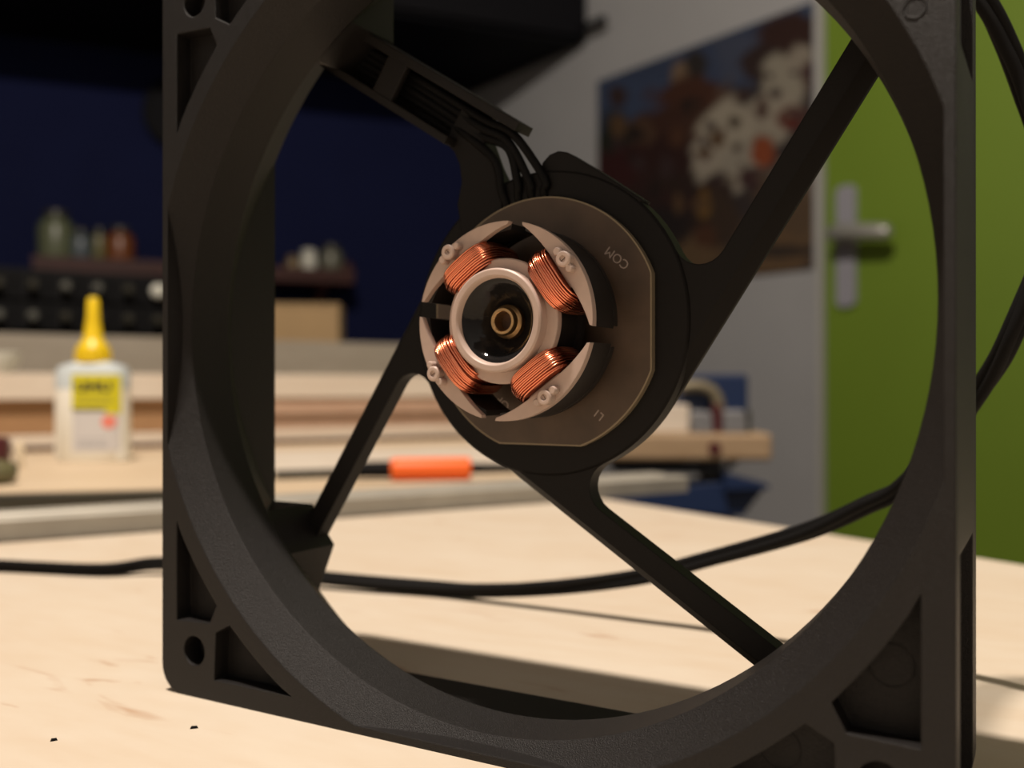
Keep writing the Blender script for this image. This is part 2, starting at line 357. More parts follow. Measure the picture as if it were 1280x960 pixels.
for t_ in (.12, .5, .9):
    p = sh0.lerp(sh1, t_)-sh1; q = p-inB*.13
    mb = MB(); u = dB*.006
    mb.loft([[tuple(p+u*s+Vector((0, 0, -.022))), tuple(q+u*s+Vector((0, 0, -.022))), tuple(q+u*s+Vector((0, 0, -.10)))] for s in (-1, 1)]); mb.build('shelf_bracket', 'shelf_red', wsf, 0)
def jar(px, r, h, m, label, lid='lid_dark', off=.10, name='jar', neck=.62):
    b = onB(px, off); t = thing(name, label, name.replace('_', ' '), Vector((b.x, b.y, SZ)), 0, 'small jars and bottles on the red shelf')
    mb = MB(); mb.lathe_z([(0.001, 0), (r*.94, 0), (r, r*.12), (r, h*.68), (r*.93, h*.76), (r*neck, h*.84), (r*neck, h*.88)], 20); mb.build('body', m, t, 40)
    mb = MB(); mb.lathe_z([(.001, h*.87), (r*neck*1.12, h*.87), (r*neck*1.12, h*.985), (r*neck*1.05, h), (.001, h)], 20); mb.build('lid', lid, t, 40)
jar(70, .040, .125, 'glass_green', 'largest jar, pale green with dark lid, on the red shelf')
jar(101, .028, .085, 'glass_blue', 'blue grey jar beside the slim yellow bottle on the red shelf')
jar(124, .019, .092, 'glass_yellow', 'slim yellowish bottle between blue grey and orange jars', name='bottle', neck=.45)
jar(150, .034, .095, 'glass_orange', 'orange jar on the red shelf beside a slim yellowish bottle')
jar(366, .020, .048, 'glass_tan', 'small tan jar next to the white pot on the red shelf', 'glass_tan')
jar(386, .021, .066, 'glass_white', 'small bright white pot on the red shelf', 'glass_white', neck=.8)
jar(414, .031, .082, 'glass_grey', 'grey green jar near the free end of the red shelf')
jar(434, .016, .040, 'shelf_red', 'small dark red pot at the very end of the shelf', 'shelf_red')
# black round plate hanging on the navy wall
b = onB(228, .012); disc = thing('wall_clock', 'round black clock hanging on the navy wall', 'clock', Vector((b.x, b.y, .0505+.334/1211*0+.69)), math.atan2(dB.y, dB.x))
mb = MB(); rr = .095; mb.lathe_y([(.0005, -.012), (rr, -.012), (rr, .012), (rr*.9, .016), (rr*.88, .010), (.0005, .010)], 40); mb.build('case', 'black', disc)
mb = MB(); mb.lathe_y([(.0005, .0), (rr*.87, .0), (rr*.87, .011), (.0005, .011)], 40); mb.build('dial', 'dark', disc)
mb = MB(); mb.box(-.003, .003, .010, .013, 0, .055); mb.box(0, .04, .010, .013, -.003, .003); mb.build('clock_hand', 'black', disc, 0)

# ================================================================== plywood table and workbench behind
TT = .018
tb = thing('work_table', 'table with a pale birch plywood top on which the fan frame stands', 'table', Vector((K.x, K.y, FLOOR)))
quad = [Vector((0, 0, 0)), -e1*1.25, -e1*1.25+e2*.95, e2*.95]
mb = MB(); mb.prism_z([(p.x, p.y) for p in quad], -TT-FLOOR, -FLOOR)
top = mb.build('tabletop', 'birch', tb, 0, .0008)
for a_, b_ in ((.06, .06), (1.17, .06), (1.17, .88), (.06, .88)):
    p = -e1*a_+e2*b_; mb = MB(); mb.prism_z([(p.x+dx, p.y+dy) for dx, dy in ((-.025, -.025), (.025, -.025), (.025, .025), (-.025, .025))], 0, -FLOOR-TT+.001); mb.build('leg', 'pine', tb, 0, .003)
# workbench with top level with the table, behind the rail
bq = [W(-.60, .0535), W(.033, .428), W(.020, 1.62), W(-1.25, 1.62)]
g = .0015
wb = thing('workbench', 'long pine workbench behind the plywood table, carrying planks and tools', 'workbench', Vector((bq[1].x, bq[1].y, FLOOR)))
mb = MB(); nrm = Vector((-e1.y, e1.x, 0)); nrm = nrm if nrm.dot(FV) > 0 else -nrm
bqo = [p+nrm*g if i < 2 else p for i, p in enumerate(bq)]
mb.prism_z([(p.x-bq[1].x, p.y-bq[1].y) for p in bqo], -.03-FLOOR, -FLOOR); mb.build('bench_top', 'pine', wb, 0)
cen = sum(bq, Vector())/4
for p in bq:
    p = p.lerp(cen, .09)-bq[1]; mb = MB(); mb.prism_z([(p.x+dx, p.y+dy) for dx, dy in ((-.03, -.03), (.03, -.03), (.03, .03), (-.03, .03))], 0, -FLOOR-.029); mb.build('leg', 'pine', wb, 0, .003)
# boards on the bench: plank(front-left point, heading, length, z0, z1, depth)
def plank(name, a, deg, length, z0, z1, depth, m, label, cat='plank', group=None, bev=.0008):
    u = dirW(deg); n = Vector((-u.y, u.x, 0)); n = n if n.dot(FV) > 0 else -n
    rz = math.atan2(u.y, u.x); sy = 1 if (Matrix.Rotation(rz, 3, 'Z') @ Vector((0, 1, 0))).dot(n) > 0 else -1
    mb = MB(); mb.box(0, length, min(0, sy*depth), max(0, sy*depth), 0, z1-z0)
    o = mb.build(name, m, None, 0, bev); o.location = (a.x, a.y, z0); o.rotation_euler = (0, 0, rz)
    return tag(o, label, cat, group)
e1v = dirW(E1)
ra = W(-.1637, .3097)+nrm*.002
rail = thing('aluminium_rail', 'long aluminium guide rail along the edge of the plywood table', 'rail', Vector((ra.x, ra.y, 0))-e1v*.22, math.atan2(e1v.y, e1v.x))
mb = MB(); mb.loft([[(x, y, z) for y, z in ((0, 0), (0, .0066), (.0008, .0072), (.009, .0072), (.010, .0060), (.016, .0060), (.017, .0072), (.027, .0072), (.027, 0))] for x in (0, .508)]); mb.build('extrusion', 'alu', rail, 0)
mb = MB(); mb.box(.002, .506, .0105, .0155, .0058, .0064); mb.build('slot_strip', 'plate_grey', rail, 0)
pE1 = W(-.30, .366)
plank('thin_board', pE1, 14, .183, 0, .0077, .215, 'pine', 'thin pale board lying on the workbench under the glue bottle', 'board')
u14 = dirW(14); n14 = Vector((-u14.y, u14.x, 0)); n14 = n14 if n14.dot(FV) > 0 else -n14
plank('shade_bar', pE1-n14*.0075, 14, .183, 0, .0068, .006, 'lid_dark', 'added dark bar standing in for shade along the front of the thin board under the glue bottle', 'bar')  # added bar, its dark colour paints the shade at the board's front
pE2 = W(-.137, .517)
plank('thin_board', pE2, 20, .175, 0, .0054, .14, 'pine_pale', 'thin pale board on the workbench behind the orange gripped tool', 'board')
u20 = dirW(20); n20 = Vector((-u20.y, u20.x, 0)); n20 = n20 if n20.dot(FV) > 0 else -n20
plank('shade_bar', pE2-n20*.0055+u20*.01, 20, .055, 0, .0046, .004, 'lid_dark', 'short dark bar added as shade in front of the thin board beside the craft knife', 'bar')  # another added dark bar, standing in for shade before the rear board
s0 = W(-.333, .746)-dirW(30)*.32
plank('plank', s0+dirW(30)*.02, 30, .72, 0, .004, .10, 'shelf_red', 'thin dark strip at the bottom of the plank stack', 'plank')
plank('plank', s0, 30, .74, .004, .0122, .12, 'pine_pale', 'thin pale plank near the bottom of the stack behind the glue bottle', 'plank')
o = plank('plank', s0+dirW(30)*.02+nrm*.004, 30, .395, .0122, .0392, .11, 'pine_tan', 'thick tan brown plank in the stack, lying end to end with a pink one', 'plank')
plank('plank', s0+dirW(30)*.420+nrm*.003, 30, .32, .0122, .0235, .11, 'pine_pink', 'pinkish plank under another pinkish plank in the middle of the stack', 'plank')
plank('plank', s0+dirW(30)*.418-nrm*.001, 30, .32, .0245, .0392, .11, 'pine_pink', 'upper pinkish plank of the stack under the whitish top plank', 'plank')
plank('plank', s0-nrm*.003, 30, .74, .0392, .0592, .12, 'pine_pale', 'whitish plank lying on top of the stack of planks', 'plank')
sA = W(-.502, .95)-dirW(35)*.20
plank('upright_board', sA, 35, .86, 0, .1015, .022, 'grey_wood', 'grey beige board standing on edge across the workbench behind the plank stack', 'board')
# glue bottle
bp_ = W(-.2355, .545)
gb = thing('glue_bottle', 'white glue bottle with yellow pointed cap and yellow label', 'bottle', Vector((bp_.x, bp_.y, .0077)), YAW+R(3))
def sec(prof, sy=.62, n=40, pw=.72):
    rings = []
    for r, z in prof:
        ring = []
        for k in range(n):
            a = 2*math.pi*k/n; c, s = math.cos(a), math.sin(a)
            ring.append((r*math.copysign(abs(c)**pw, c), r*sy*math.copysign(abs(s)**pw, s), z))
        rings.append(ring)
    return rings
mb = MB(); mb.loft(sec([(.0185, 0), (.0197, .0012), (.0197, .0405), (.0197, .0408)])); mb.build('body', 'glue_body', gb, 40)
mb = MB(); mb.loft(sec([(.01975, .0405), (.0196, .0490), (.0180, .0530), (.0115, .0550), (.0090, .0558)])); mb.build('shoulder', 'glue_clear', gb, 40)
mb = MB(); mb.lathe_z([(.0001, .0552), (.0089, .0552), (.0091, .0560), (.0091, .0625), (.0086, .0640), (.0060, .0672), (.0052, .0690), (.0037, .0800), (.0031, .0905), (.0022, .0920), (.0001, .0921)], 28)
cap = mb.build('cap', 'yellow', gb, 35)
for k in range(28):
    if k % 2 == 0:
        a = 2*math.pi*k/28; mb = MB(); mb.prism_z([(.0091*math.cos(a+d_)*f_, .0091*math.sin(a+d_)*f_) for d_, f_ in ((-.06, .99), (-.05, 1.05), (.05, 1.05), (.06, .99))], .0562, .0622)
        mb.build('grip_rib', 'yellow', cap, 0)
def front_y(x, r=.0197, sy=.62, pw=.72):
    c = min(1, abs(x)/r)**(1/pw); s = math.sqrt(max(0, 1-c*c)); return -r*sy*(s**pw)
def wrap(x0, x1, z0, z1, lift, n=14):
    vs = []; fs = []
    for i in range(n+1):
        x = x0+(x1-x0)*i/n; y = front_y(x)
        vs += [(x, y-lift, z0), (x, y-lift, z1), (x, y+.0003, z1), (x, y+.0003, z0)]
    for i in range(n):
        a = i*4
        for j in range(4): fs.append((a+j, a+4+j, a+4+(j+1) % 4, a+(j+1) % 4))
    fs += [(0, 1, 2, 3), (n*4+3, n*4+2, n*4+1, n*4)]
    mb = MB(); mb.add(vs, fs); return mb
lab = wrap(-.0068, .0178, .0060, .0310, .00012).build('paper_label', 'label_paper', gb, 40)
wrap(-.0070, .0180, .0300, .0485, .00022).build('yellow_label', 'label_yellow', gb, 40)
wrap(.0110, .0180, .0268, .0302, .00022).build('yellow_label', 'label_yellow', gb, 40)
tm = text_mesh('UHU', .0070, .0, .0004)
for v in tm.vertices: x, y = v.co.x*1.25+.0045, v.co.y; v.co = (x, front_y(x)-.0004, y+.0415)
place(tm, 'lettering', 'ink', gb, 0)
for z_ in (.0350, .0328): wrap(-.0048, .0140, z_, z_+.0006, .0003).build('print_line', 'olive', gb, 0)
wrap(-.0068, .0110, .0282, .0300, .00024).build('print_band', 'olive', gb, 0)
for z_ in (.0125, .0098, .0085): wrap(-.0042, .0120, z_, z_+.0006, .00022).build('print_line', 'ink_grey', gb, 0)
mb = MB(); n = 18; mb.loft([[(.0125+.0036*math.cos(2*math.pi*k/n), front_y(.0125+.0036*math.cos(2*math.pi*k/n))-l_, .0225+.0036*math.sin(2*math.pi*k/n)) for k in range(n)] for l_ in (0, .0004)]); mb.build('red_dot', 'ink_red', gb, 0)
# orange gripped tool
tp = W(-.0835, .506)
tl = thing('craft_knife', 'craft knife with an orange grip and dark ends lying behind the rail', 'knife', Vector((tp.x, tp.y, .0061)), YAW+R(8))
def lathe_x(prof, seg=20):
    mb = MB(); mb.loft([[(x, r*math.cos(2*math.pi*k/seg), r*math.sin(2*math.pi*k/seg)) for k in range(seg)] for x, r in prof]); return mb
lathe_x([(.020, .0050), (.021, .0058), (.0225, .0060), (.060, .0060), (.0615, .0058), (.062, .0050)]).build('grip', 'orange', tl, 35)
lathe_x([(0, .0035), (.001, .0042), (.020, .0045), (.0202, .004)]).build('collar', 'black', tl, 35)
lathe_x([(.0618, .0030), (.064, .0028), (.100, .0022), (.101, .0010)]).build('shaft', 'black', tl, 35)
# things at the left end of the bench
p = W(-.262, .487); t = thing('paint_pot', 'dark maroon pot with black foot beside the glue bottle', 'pot', Vector((p.x, p.y, .0077)))
mb = MB(); mb.lathe_z([(.001, .002), (.0085, .002), (.0090, .004), (.0090, .0150), (.0080, .0162), (.001, .0162)], 24); mb.build('body', 'maroon', t, 40)
mb = MB(); mb.lathe_z([(.001, 0), (.0125, 0), (.0125, .0022), (.0115, .003), (.001, .003)], 24); mb.build('foot', 'black', t, 40)
p = W(-.2545, .500); mb = MB(); mb.lathe_z([(.0001, 0), (.0026, 0), (.0026, .0125), (.0020, .0135), (.0001, .0135)], 16); o = mb.build('wooden_peg', 'cream', None, 40); o.location = (p.x, p.y, .0077); tag(o, 'short cream wooden peg standing beside the maroon pot', 'peg')
p = W(-.2285, .418); mb = MB(); mb.lathe_z([(.0001, 0), (.0100, 0), (.0135, .002), (.0140, .005), (.0115, .009), (.006, .0105), (.0001, .011)], 24); o = mb.build('putty_lump', 'olive', None, 60); o.location = (p.x, p.y, .0077); tag(o, 'rounded olive lump of putty at the front edge of the thin board', 'putty')
p = W(-.400, .752); mb = MB(); mb.lathe_z([(.0001, 0), (.011, 0), (.016, .008), (.0175, .016), (.0165, .0165), (.015, .009), (.010, .002), (.0001, .002)], 28); o = mb.build('white_cup', 'glass_white', None, 40); o.location = (p.x, p.y, .0592); tag(o, 'small white bowl on top of the plank stack', 'bowl')
# drawer cabinet and cardboard box behind the upright board
ab = dirW(35); abn = Vector((-ab.y, ab.x, 0)); abn = abn if abn.dot(FV) > 0 else -abn
p = W(-.585, 1.00)+abn*.05
dc = thing('drawer_cabinet', 'low black drawer cabinet with pale round knobs on the workbench', 'cabinet', Vector((p.x, p.y, 0)), math.atan2(ab.y, ab.x))
SGN = 1 if (Matrix.Rotation(math.atan2(ab.y, ab.x), 3, 'Z') @ Vector((0, 1, 0))).dot(abn) > 0 else -1
def bx(mb, x0, x1, y0, y1, z0, z1): mb.box(x0, x1, min(SGN*y0, SGN*y1), max(SGN*y0, SGN*y1), z0, z1); return mb
bx(MB(), 0, .245, .004, .15, 0, .182).build('carcass', 'black', dc, 0, .001)
kn = {(0, 1): 'olive', (1, 0): 'knob_pale', (2, 0): 'knob_pale', (3, 1): 'knob_pale', (4, 1): 'knob_pale', (6, 1): 'glass_white'}
for i in range(7):
    for j in range(3):
        x0 = .004+i*.034; z0 = (.060, .112, .147)[j] if j else .006; z1 = (.108, .143, .178)[j] if j else .108
        if j == 0: d_ = bx(MB(), x0, x0+.032, -.002, .005, .006, .108).build('drawer', 'black', dc, 0, .0006); continue
        d_ = bx(MB(), x0, x0+.032, -.002, .005, z0, z1).build('drawer', 'black', dc, 0, .0006)
        key = (i, 1) if j == 2 else (i, 0)
        m_ = kn.get(key, 'lid_dark'); r_ = .0085 if m_ == 'glass_white' else .006
        mb = MB(); n = 14; mb.loft([[(x0+.016+q*math.cos(2*math.pi*k/n), SGN*y, (z0+z1)/2+q*math.sin(2*math.pi*k/n)) for k in range(n)] for y, q in ((-.001, r_*.5), (-.007, r_*.55), (-.009, r_), (-.014, r_), (-.017, r_*.6))])
        mb.build('knob', m_, d_, 40)
p = W(-.355, 1.275); cbx = thing('cardboard_box', 'tan cardboard box standing behind the upright board against the navy wall', 'box', Vector((p.x, p.y, 0)), YAW+R(6))
mb = MB(); mb.box(0, .126, 0, .10, 0, .155); mb.build('carton', 'card', cbx, 0, .001)
for y0, y1 in ((-.001, .0495), (.0505, .101)):
    mb = MB(); mb.box(-.001, .127, y0, y1, .1555, .1585); mb.build('flap', 'card', cbx, 0)
mb = MB(); mb.box(-.0012, .1272, .040, .060, .1586, .1592); mb.build('tape', 'lid_dark', cbx, 0)

# folding bench with blue frame and clamp, beyond the table corner
fb0 = W(.05, .75)
def pxz(px, py, d): return ((px-640)/FX*d, .0505-(py-480)/FX*d)
fb = thing('folding_bench', 'folding bench with a wooden jaw and blue steel frame beyond the table corner', 'bench', Vector((fb0.x, fb0.y, FLOOR)), YAW)
def loc(px, py, d=.75): x, z = pxz(px, py, d); return x-.05, z-FLOOR
jx, jz = loc(966, 575); _, jt = loc(966, 541)
jaw = MB().box(.008, jx, 0, .055, jz, jt).build('jaw', 'jaw_wood', fb, 0, .003)
hx, hz = loc(893, 559); MB().cyl_y(hx, hz, .0050, -.0015, .0008, 16).build('bolt', 'maroon', jaw)
MB().prism_y([loc(*q) for q in ((755, 612), (868, 606), (900, 603), (962, 606), (931, 646), (860, 642), (755, 636))], .006, .05).build('frame_rail', 'blue_paint', fb, 0, .001)
MB().prism_y([loc(*q) for q in ((884, 572), (910, 572), (908, 612), (886, 612))], .015, .04).build('post', 'lid_dark', fb, 0, .002)
MB().prism_y([loc(*q) for q in ((905, 590), (960, 604), (960, 610), (905, 612))], -.004, .02).build('gusset', 'blue_paint', fb, 0, .001)
MB().prism_y([loc(*q) for q in ((770, 576), (905, 582), (905, 592), (770, 590))], .004, .045).build('under_rail', 'black', fb, 0, .001)
MB().tube([(loc(912, 590)[0], .02, loc(912, 590)[1]), (loc(930, 572)[0], .02, loc(930, 572)[1])], .003, 10).build('crank', 'steel', fb)
for a_ in (782, 905):
    x_, z_ = loc(a_, 625); MB().box(x_-.016, x_+.010, .010, .04, 0, z_).build('leg', 'blue_paint', fb, 0, .002)
bk0 = W(.102, .765); bkz = pxz(0, 541, .75)[1]
o = MB().box(0, .038, 0, .03, 0, .022).build('wooden_block', 'pine_pale', None, 0, .001); o.location = (bk0.x, bk0.y, bkz); o.rotation_euler = (0, 0, YAW)
tag(o, 'pale wooden block beside the blue clamp on the folding bench', 'block')
cl0 = W(.1345, .752); clz = pxz(0, 541, .75)[1]
cl = thing('screw_clamp', 'blue clamp with bronze bow and two steel jaws on the folding bench', 'clamp', Vector((cl0.x, cl0.y, clz)), YAW)
def lc(px, py, d=.75): x, z = pxz(px, py, d); return x-.1345, z-clz
MB().prism_y([lc(*q) for q in ((862, 466), (943, 466), (945, 472), (945, 516), (866, 516), (858, 508), (858, 472))], .022, .045).build('body', 'blue_paint', cl, 0, .002)
bow = [(856, 484), (870, 481), (884, 482), (895, 487), (902, 496), (905, 508), (905, 520)]
MB().tube([(lc(*q)[0], .014, lc(*q)[1]) for q in bow], .0048, 12).build('bow', 'bracket', cl, 40)
MB().prism_y([lc(*q) for q in ((869, 512), (892, 514), (894, 535), (894, 542), (868, 542), (866, 520))], .004, .034).build('jaw', 'steel', cl, 0, .002)
MB().prism_y([lc(*q) for q in ((907, 512), (934, 512), (937, 530), (937, 542), (907, 542))], .004, .034).build('jaw', 'steel', cl, 0, .002)
MB().prism_y([lc(*q) for q in ((938, 512), (943, 512), (943, 542), (938, 542))], .008, .034).build('back_plate', 'lid_dark', cl, 0, .001)
MB().prism_y([lc(*q) for q in ((895, 505), (906, 505), (906, 542), (895, 542))], .008, .03).build('spindle', 'maroon', cl, 0, .001)

# ================================================================== the fan
fan = thing('computer_fan', 'black square fan frame without blades, copper coils bared on its hub', 'fan')
Z0 = 60.0                                                  # hub axis height in mm
def raw(mb, n): return mb.mesh(n)
b0 = raw(MB(MM).prism_y(rounded(-60, 60, 0, 120, 4.6, 8), 0, 25), 'frame')
cut = raw(MB(MM).lathe_y([(.01, -1), (63, -1), (57.8, 4.2), (57.4, 12), (67, 25), (67, 27), (.01, 27)], 144, 0, Z0), 'cut')
clip = raw(MB(MM).box(-58.8, 58.8, -2, 28, Z0-58.8, Z0+58.8), 'clip')
fr = boolean(b0, boolean(cut, clip, 'INTERSECT'), 'DIFFERENCE')
so = raw(MB(MM).box(-80, 80, 4.0, 20.2, -20, 140), 'so'); ring = raw(MB(MM).prism_y([(66*math.cos(2*math.pi*k/144), Z0+66*math.sin(2*math.pi*k/144)) for k in range(144)], 0, 25), 'ring')
fr = boolean(fr, boolean(so, ring, 'DIFFERENCE'), 'DIFFERENCE')
# eight triangular pockets in the front flange and four mounting holes
pts = [(-56.6, -48.0), (-49.0, -47.7), (-47.4, -44.6)]
a0 = math.degrees(math.atan2(-44.6, -47.4)) % 360; a1 = math.degrees(math.atan2(-31.3, -56.6)) % 360
up_ = pts+arc(0, 0, 65.0, a0, a1, 6)[1:-1]+[(-56.6, -31.6)]
cuts = MB(MM)
for sx in (1, -1):
    for sz in (1, -1):
        for sw in (0, 1):
            q = [((z, x) if sw else (x, z)) for x, z in up_]
            cuts.prism_y([(sx*x, Z0+sz*z) for x, z in q], -1, 3.0)
        cuts.cyl_y(sx*52.5, Z0+sz*52.5, 2.4, -1, 3.5, 28)
fr = boolean(fr, raw(cuts, 'cuts'), 'DIFFERENCE')
frame = place(fr, 'frame', 'black_plastic', fan, 28)
for x, z, r_, y_ in ((53.2, 19.6, 2.5, 3.0), (41.0, 8.2, 2.5, 3.0), (56.0, 90.6, 1.25, 0.0)):
    MB(MM).lathe_y([(r_-.25, y_-.05), (r_, y_-.05), (r_, y_+.05), (r_-.25, y_+.05)], 32, x, z).build('ejector_mark', 'black_plastic', frame)
# struts, rotationally alike; t along the strut, n to its clockwise side
def tn(deg):
    c, s = math.cos(R(deg)), math.sin(R(deg)); return lambda t, n: (t*c+n*s, Z0+t*s-n*c)
fil = arc(23.3, 14.6, 4.0, 90, 212, 8)
for deg in (57, -33, -123):
    F = tn(deg); rings = []
    for y, nm in ((21.9, 21.8), (24.2, 23.5), (25.0, 23.5)):
        o_ = [(0, nm), (20, nm), (64, nm), (64, 18.6)]+fil+[(6, 6)]
        rings.append([(F(*q)[0], y, F(*q)[1]) for q in o_])
    MB(MM).loft(rings).build('strut', 'hub_plastic', fan, 28)
gus = [(-58.9, -31.2), (-49.6, -31.2), (-47.0, -35.0), (-44.4, -38.2), (-48.0, -46.8), (-54, -50), (-58.9, -44)]
for k in range(4):
    q = gus
    for _ in range(k): q = [(z, -x) for x, z in q]
    MB(MM).prism_y([(x, Z0+z) for x, z in q], 12.8, 24.9).build('strut_foot', 'black_plastic', fan, 28)
# the cable channel takes the place of the fourth strut
F = tn(147)
def tnp(poly, y0, y1, name, parent, m='black_plastic'):
    return MB(MM).prism_y([F(*q) for q in poly], y0, y1).build(name, m, parent, 28)
chn = tnp([(31, 15.4), (62, 15.4), (62, 24.2), (27, 24.2), (27, 20)], 23.6, 25, 'cable_channel', fan, 'hub_plastic')
tnp([(29.5, 15.4), (63, 15.4), (63, 16.7), (29.5, 16.7)], 18.4, 25, 'channel_wall', chn)
tnp([(18.8, 22.8), (63, 22.8), (63, 24.3), (18.8, 24.3)], 18.4, 22.8, 'channel_wall', chn)
tnp([(27, 22.8), (63, 22.8), (63, 24.3), (27, 24.3)], 22.7, 25, 'channel_wall', chn)
tnp([(43, 15.4), (47.5, 15.4), (47.5, 24.3), (43, 24.3)], 18.5, 19.6, 'wire_clip', chn)
# web curving from the channel down to the hub
web = [(31.5, 15.4)]+[(29.0, 14.9), (27.0, 13.7), (25.0, 11.4), (23.8, 8.0), (20, 4), (14, 8), (18, 14.5), (21.4, 16.4), (24.5, 18.6), (27.5, 20.5), (31.5, 21.5)]
tnp(web, 21.2, 25, 'channel_web', chn, 'hub_plastic')
# stub of the hub that runs out beside the wires
stub = [(-4, 23.6), (4, 23.9)]+[(10.8, 23.9), (12.2, 23.4), (13.3, 22.2), (13.7, 20.6), (12.6, 17.4), (0, 8)]
hub = MB(MM).lathe_y([(.01, 21.4), (23.1, 21.4), (23.5, 21.8), (23.5, 25), (.01, 25)], 96, 0, Z0).build('hub_plate', 'hub_plastic', fan, 30)
tnp(stub, 21.7, 25, 'hub_stub', hub, 'hub_plastic')
# wires from the channel to the board
for k, (n0, n1, x1, z1) in enumerate([(18.0, 18.2, -7.0, 18.2), (19.2, 19.6, -4.6, 18.9), (20.4, 20.8, -2.2, 19.2), (21.6, 21.9, .2, 19.2)]):
    a = F(60, 18.2+k*1.15); b_ = F(40, 18.4+k*1.1); c_ = F(27, n0); d_ = F(20.5, n1-1.0*(k == 0))
    wob = (-.5, .9, -.2, .6)[k]
    MB(MM).tube(crv([(a[0], 22.5, a[1]), (b_[0], 22.4-.4*(k % 2), b_[1]), (c_[0], 21.6+.3*wob, c_[1]), (d_[0]+wob*.6, 20.8, d_[1]), (x1+wob*.4, 20.9, Z0+z1+3.0), (x1*.95, 21.3, Z0+z1+1.2), (x1*.92, 21.9, Z0+z1-.4)], 8), .72, 8).build('wire', 'wire', fan, 60)
# circuit board
Z0 = 59.6
n = 120; pcb = [(max(-18.9, min(18.3, 19.6*math.cos(2*math.pi*k/n))), max(-18.3, 19.6*math.sin(2*math.pi*k/n))) for k in range(n)]
board = MB(MM).prism_y([(x, Z0+z) for x, z in pcb], 20.1, 21.45).build('circuit_board', 'board_edge', fan, 30)
MB(MM).prism_y([(x*.988, Z0+z*.988) for x, z in pcb], 20.04, 20.3).build('solder_mask', 'board_brown', board, 30)
def silk(s, x, z, size, deg):
    me = text_mesh(s, size, .00002)
    c, s_ = math.cos(R(deg)), math.sin(R(deg))
    for v in me.vertices:
        a, b_ = v.co.x, v.co.y; v.co = (x*MM+a*c-b_*s_, 20.02*MM-v.co.z, (Z0+z)*MM+a*s_+b_*c)
    place(me, 'lettering', 'silk', board, 0)
silk('COM', 12.95, 9.45, .0019, 141); silk('L1', 10.0, -13.5, .0017, 141); silk('OP', -6.4, -11.9, .0019, 141)
# stator
ROT = 36.0
def shoe(rmid, ro, half, tip, n=20):
    out = [(ro*math.cos(R(half*(1-2*i/n))), ro*math.sin(R(half*(1-2*i/n)))) for i in range(n+1)]
    inn_ = []
    for i in range(n+1):
        a = -half+2*half*i/n; q = abs(a/half); r = rmid+(tip-rmid)*q**1.7
        inn_.append((r*math.cos(R(a*.985)), r*math.sin(R(a*.985))))
    return out+inn_
def rot(poly, deg): c, s = math.cos(R(deg)), math.sin(R(deg)); return [(x*c-z*s, Z0+x*s+z*c) for x, z in poly]
lam = MB(MM); ins = MB(MM); ins2 = MB(MM)
lam.lathe_y([(6.5, 9.9), (8.3, 9.9), (8.3, 16.4), (6.5, 16.4)], 64, 0, Z0)
ins.lathe_y([(6.3, 8.7), (8.8, 8.7), (9.0, 8.9), (9.0, 10.0), (6.3, 10.0)], 72, 0, Z0)
ins2.lathe_y([(6.3, 16.4), (9.0, 16.4), (9.0, 17.6), (6.3, 17.6)], 64, 0, Z0)
for k in range(4):
    d = ROT+90*k
    lam.prism_y(rot(shoe(12.3, 14.0, 40.5, 13.2), d), 9.9, 16.4)
    lam.prism_y(rot([(7.5, -2.4), (12.8, -2.4), (12.8, 2.4), (7.5, 2.4)], d), 10, 16.3)
    ins.prism_y(rot(shoe(11.5, 14.3, 40.5, 13.85), d), 8.8, 10.0)
    ins.prism_y(rot([(7.5, -2.9), (12.3, -2.9), (12.3, 2.9), (7.5, 2.9)], d), 9.2, 10.4)
    ins2.prism_y(rot(shoe(11.9, 14.1, 39, 13.5), d), 16.4, 17.6)
stator = lam.build('lamination_stack', 'steel_dark', fan, 30)
insu = ins.build('insulator', 'insulator', fan, 30)
ins2.build('insulator', 'steel_dark', fan, 30)
# collar around the bearing, the black cup and the brass sleeve
MB(MM).lathe_y([(6.15, 6.9), (6.4, 6.65), (7.15, 6.65), (7.4, 6.9), (7.4, 12), (5.9, 12), (5.9, 8.2)], 80, 0, Z0).build('bearing_collar', 'insulator', fan, 35)
MB(MM).lathe_y([(2.0, 11.6), (2.6, 11.2), (3.6, 10.2), (4.6, 9.0), (5.3, 8.1), (5.75, 7.7), (6.18, 7.55), (6.18, 12.5), (2.0, 12.5)], 80, 0, Z0).build('bearing_cup', 'cup', fan, 50)
slv = MB(MM).lathe_y([(1.38, 9.1), (1.5, 8.95), (1.85, 8.95), (2.02, 9.2), (2.02, 9.9), (2.45, 10.3), (2.5, 12), (1.38, 12), ], 48, 0, Z0).build('bearing_sleeve', 'brass', fan, 35)
MB(MM).lathe_y([(.01, 11.2), (1.37, 11.2), (1.37, 12.2), (.01, 12.2)], 32, 0, Z0).build('bore_floor', 'bore', slv, 30)
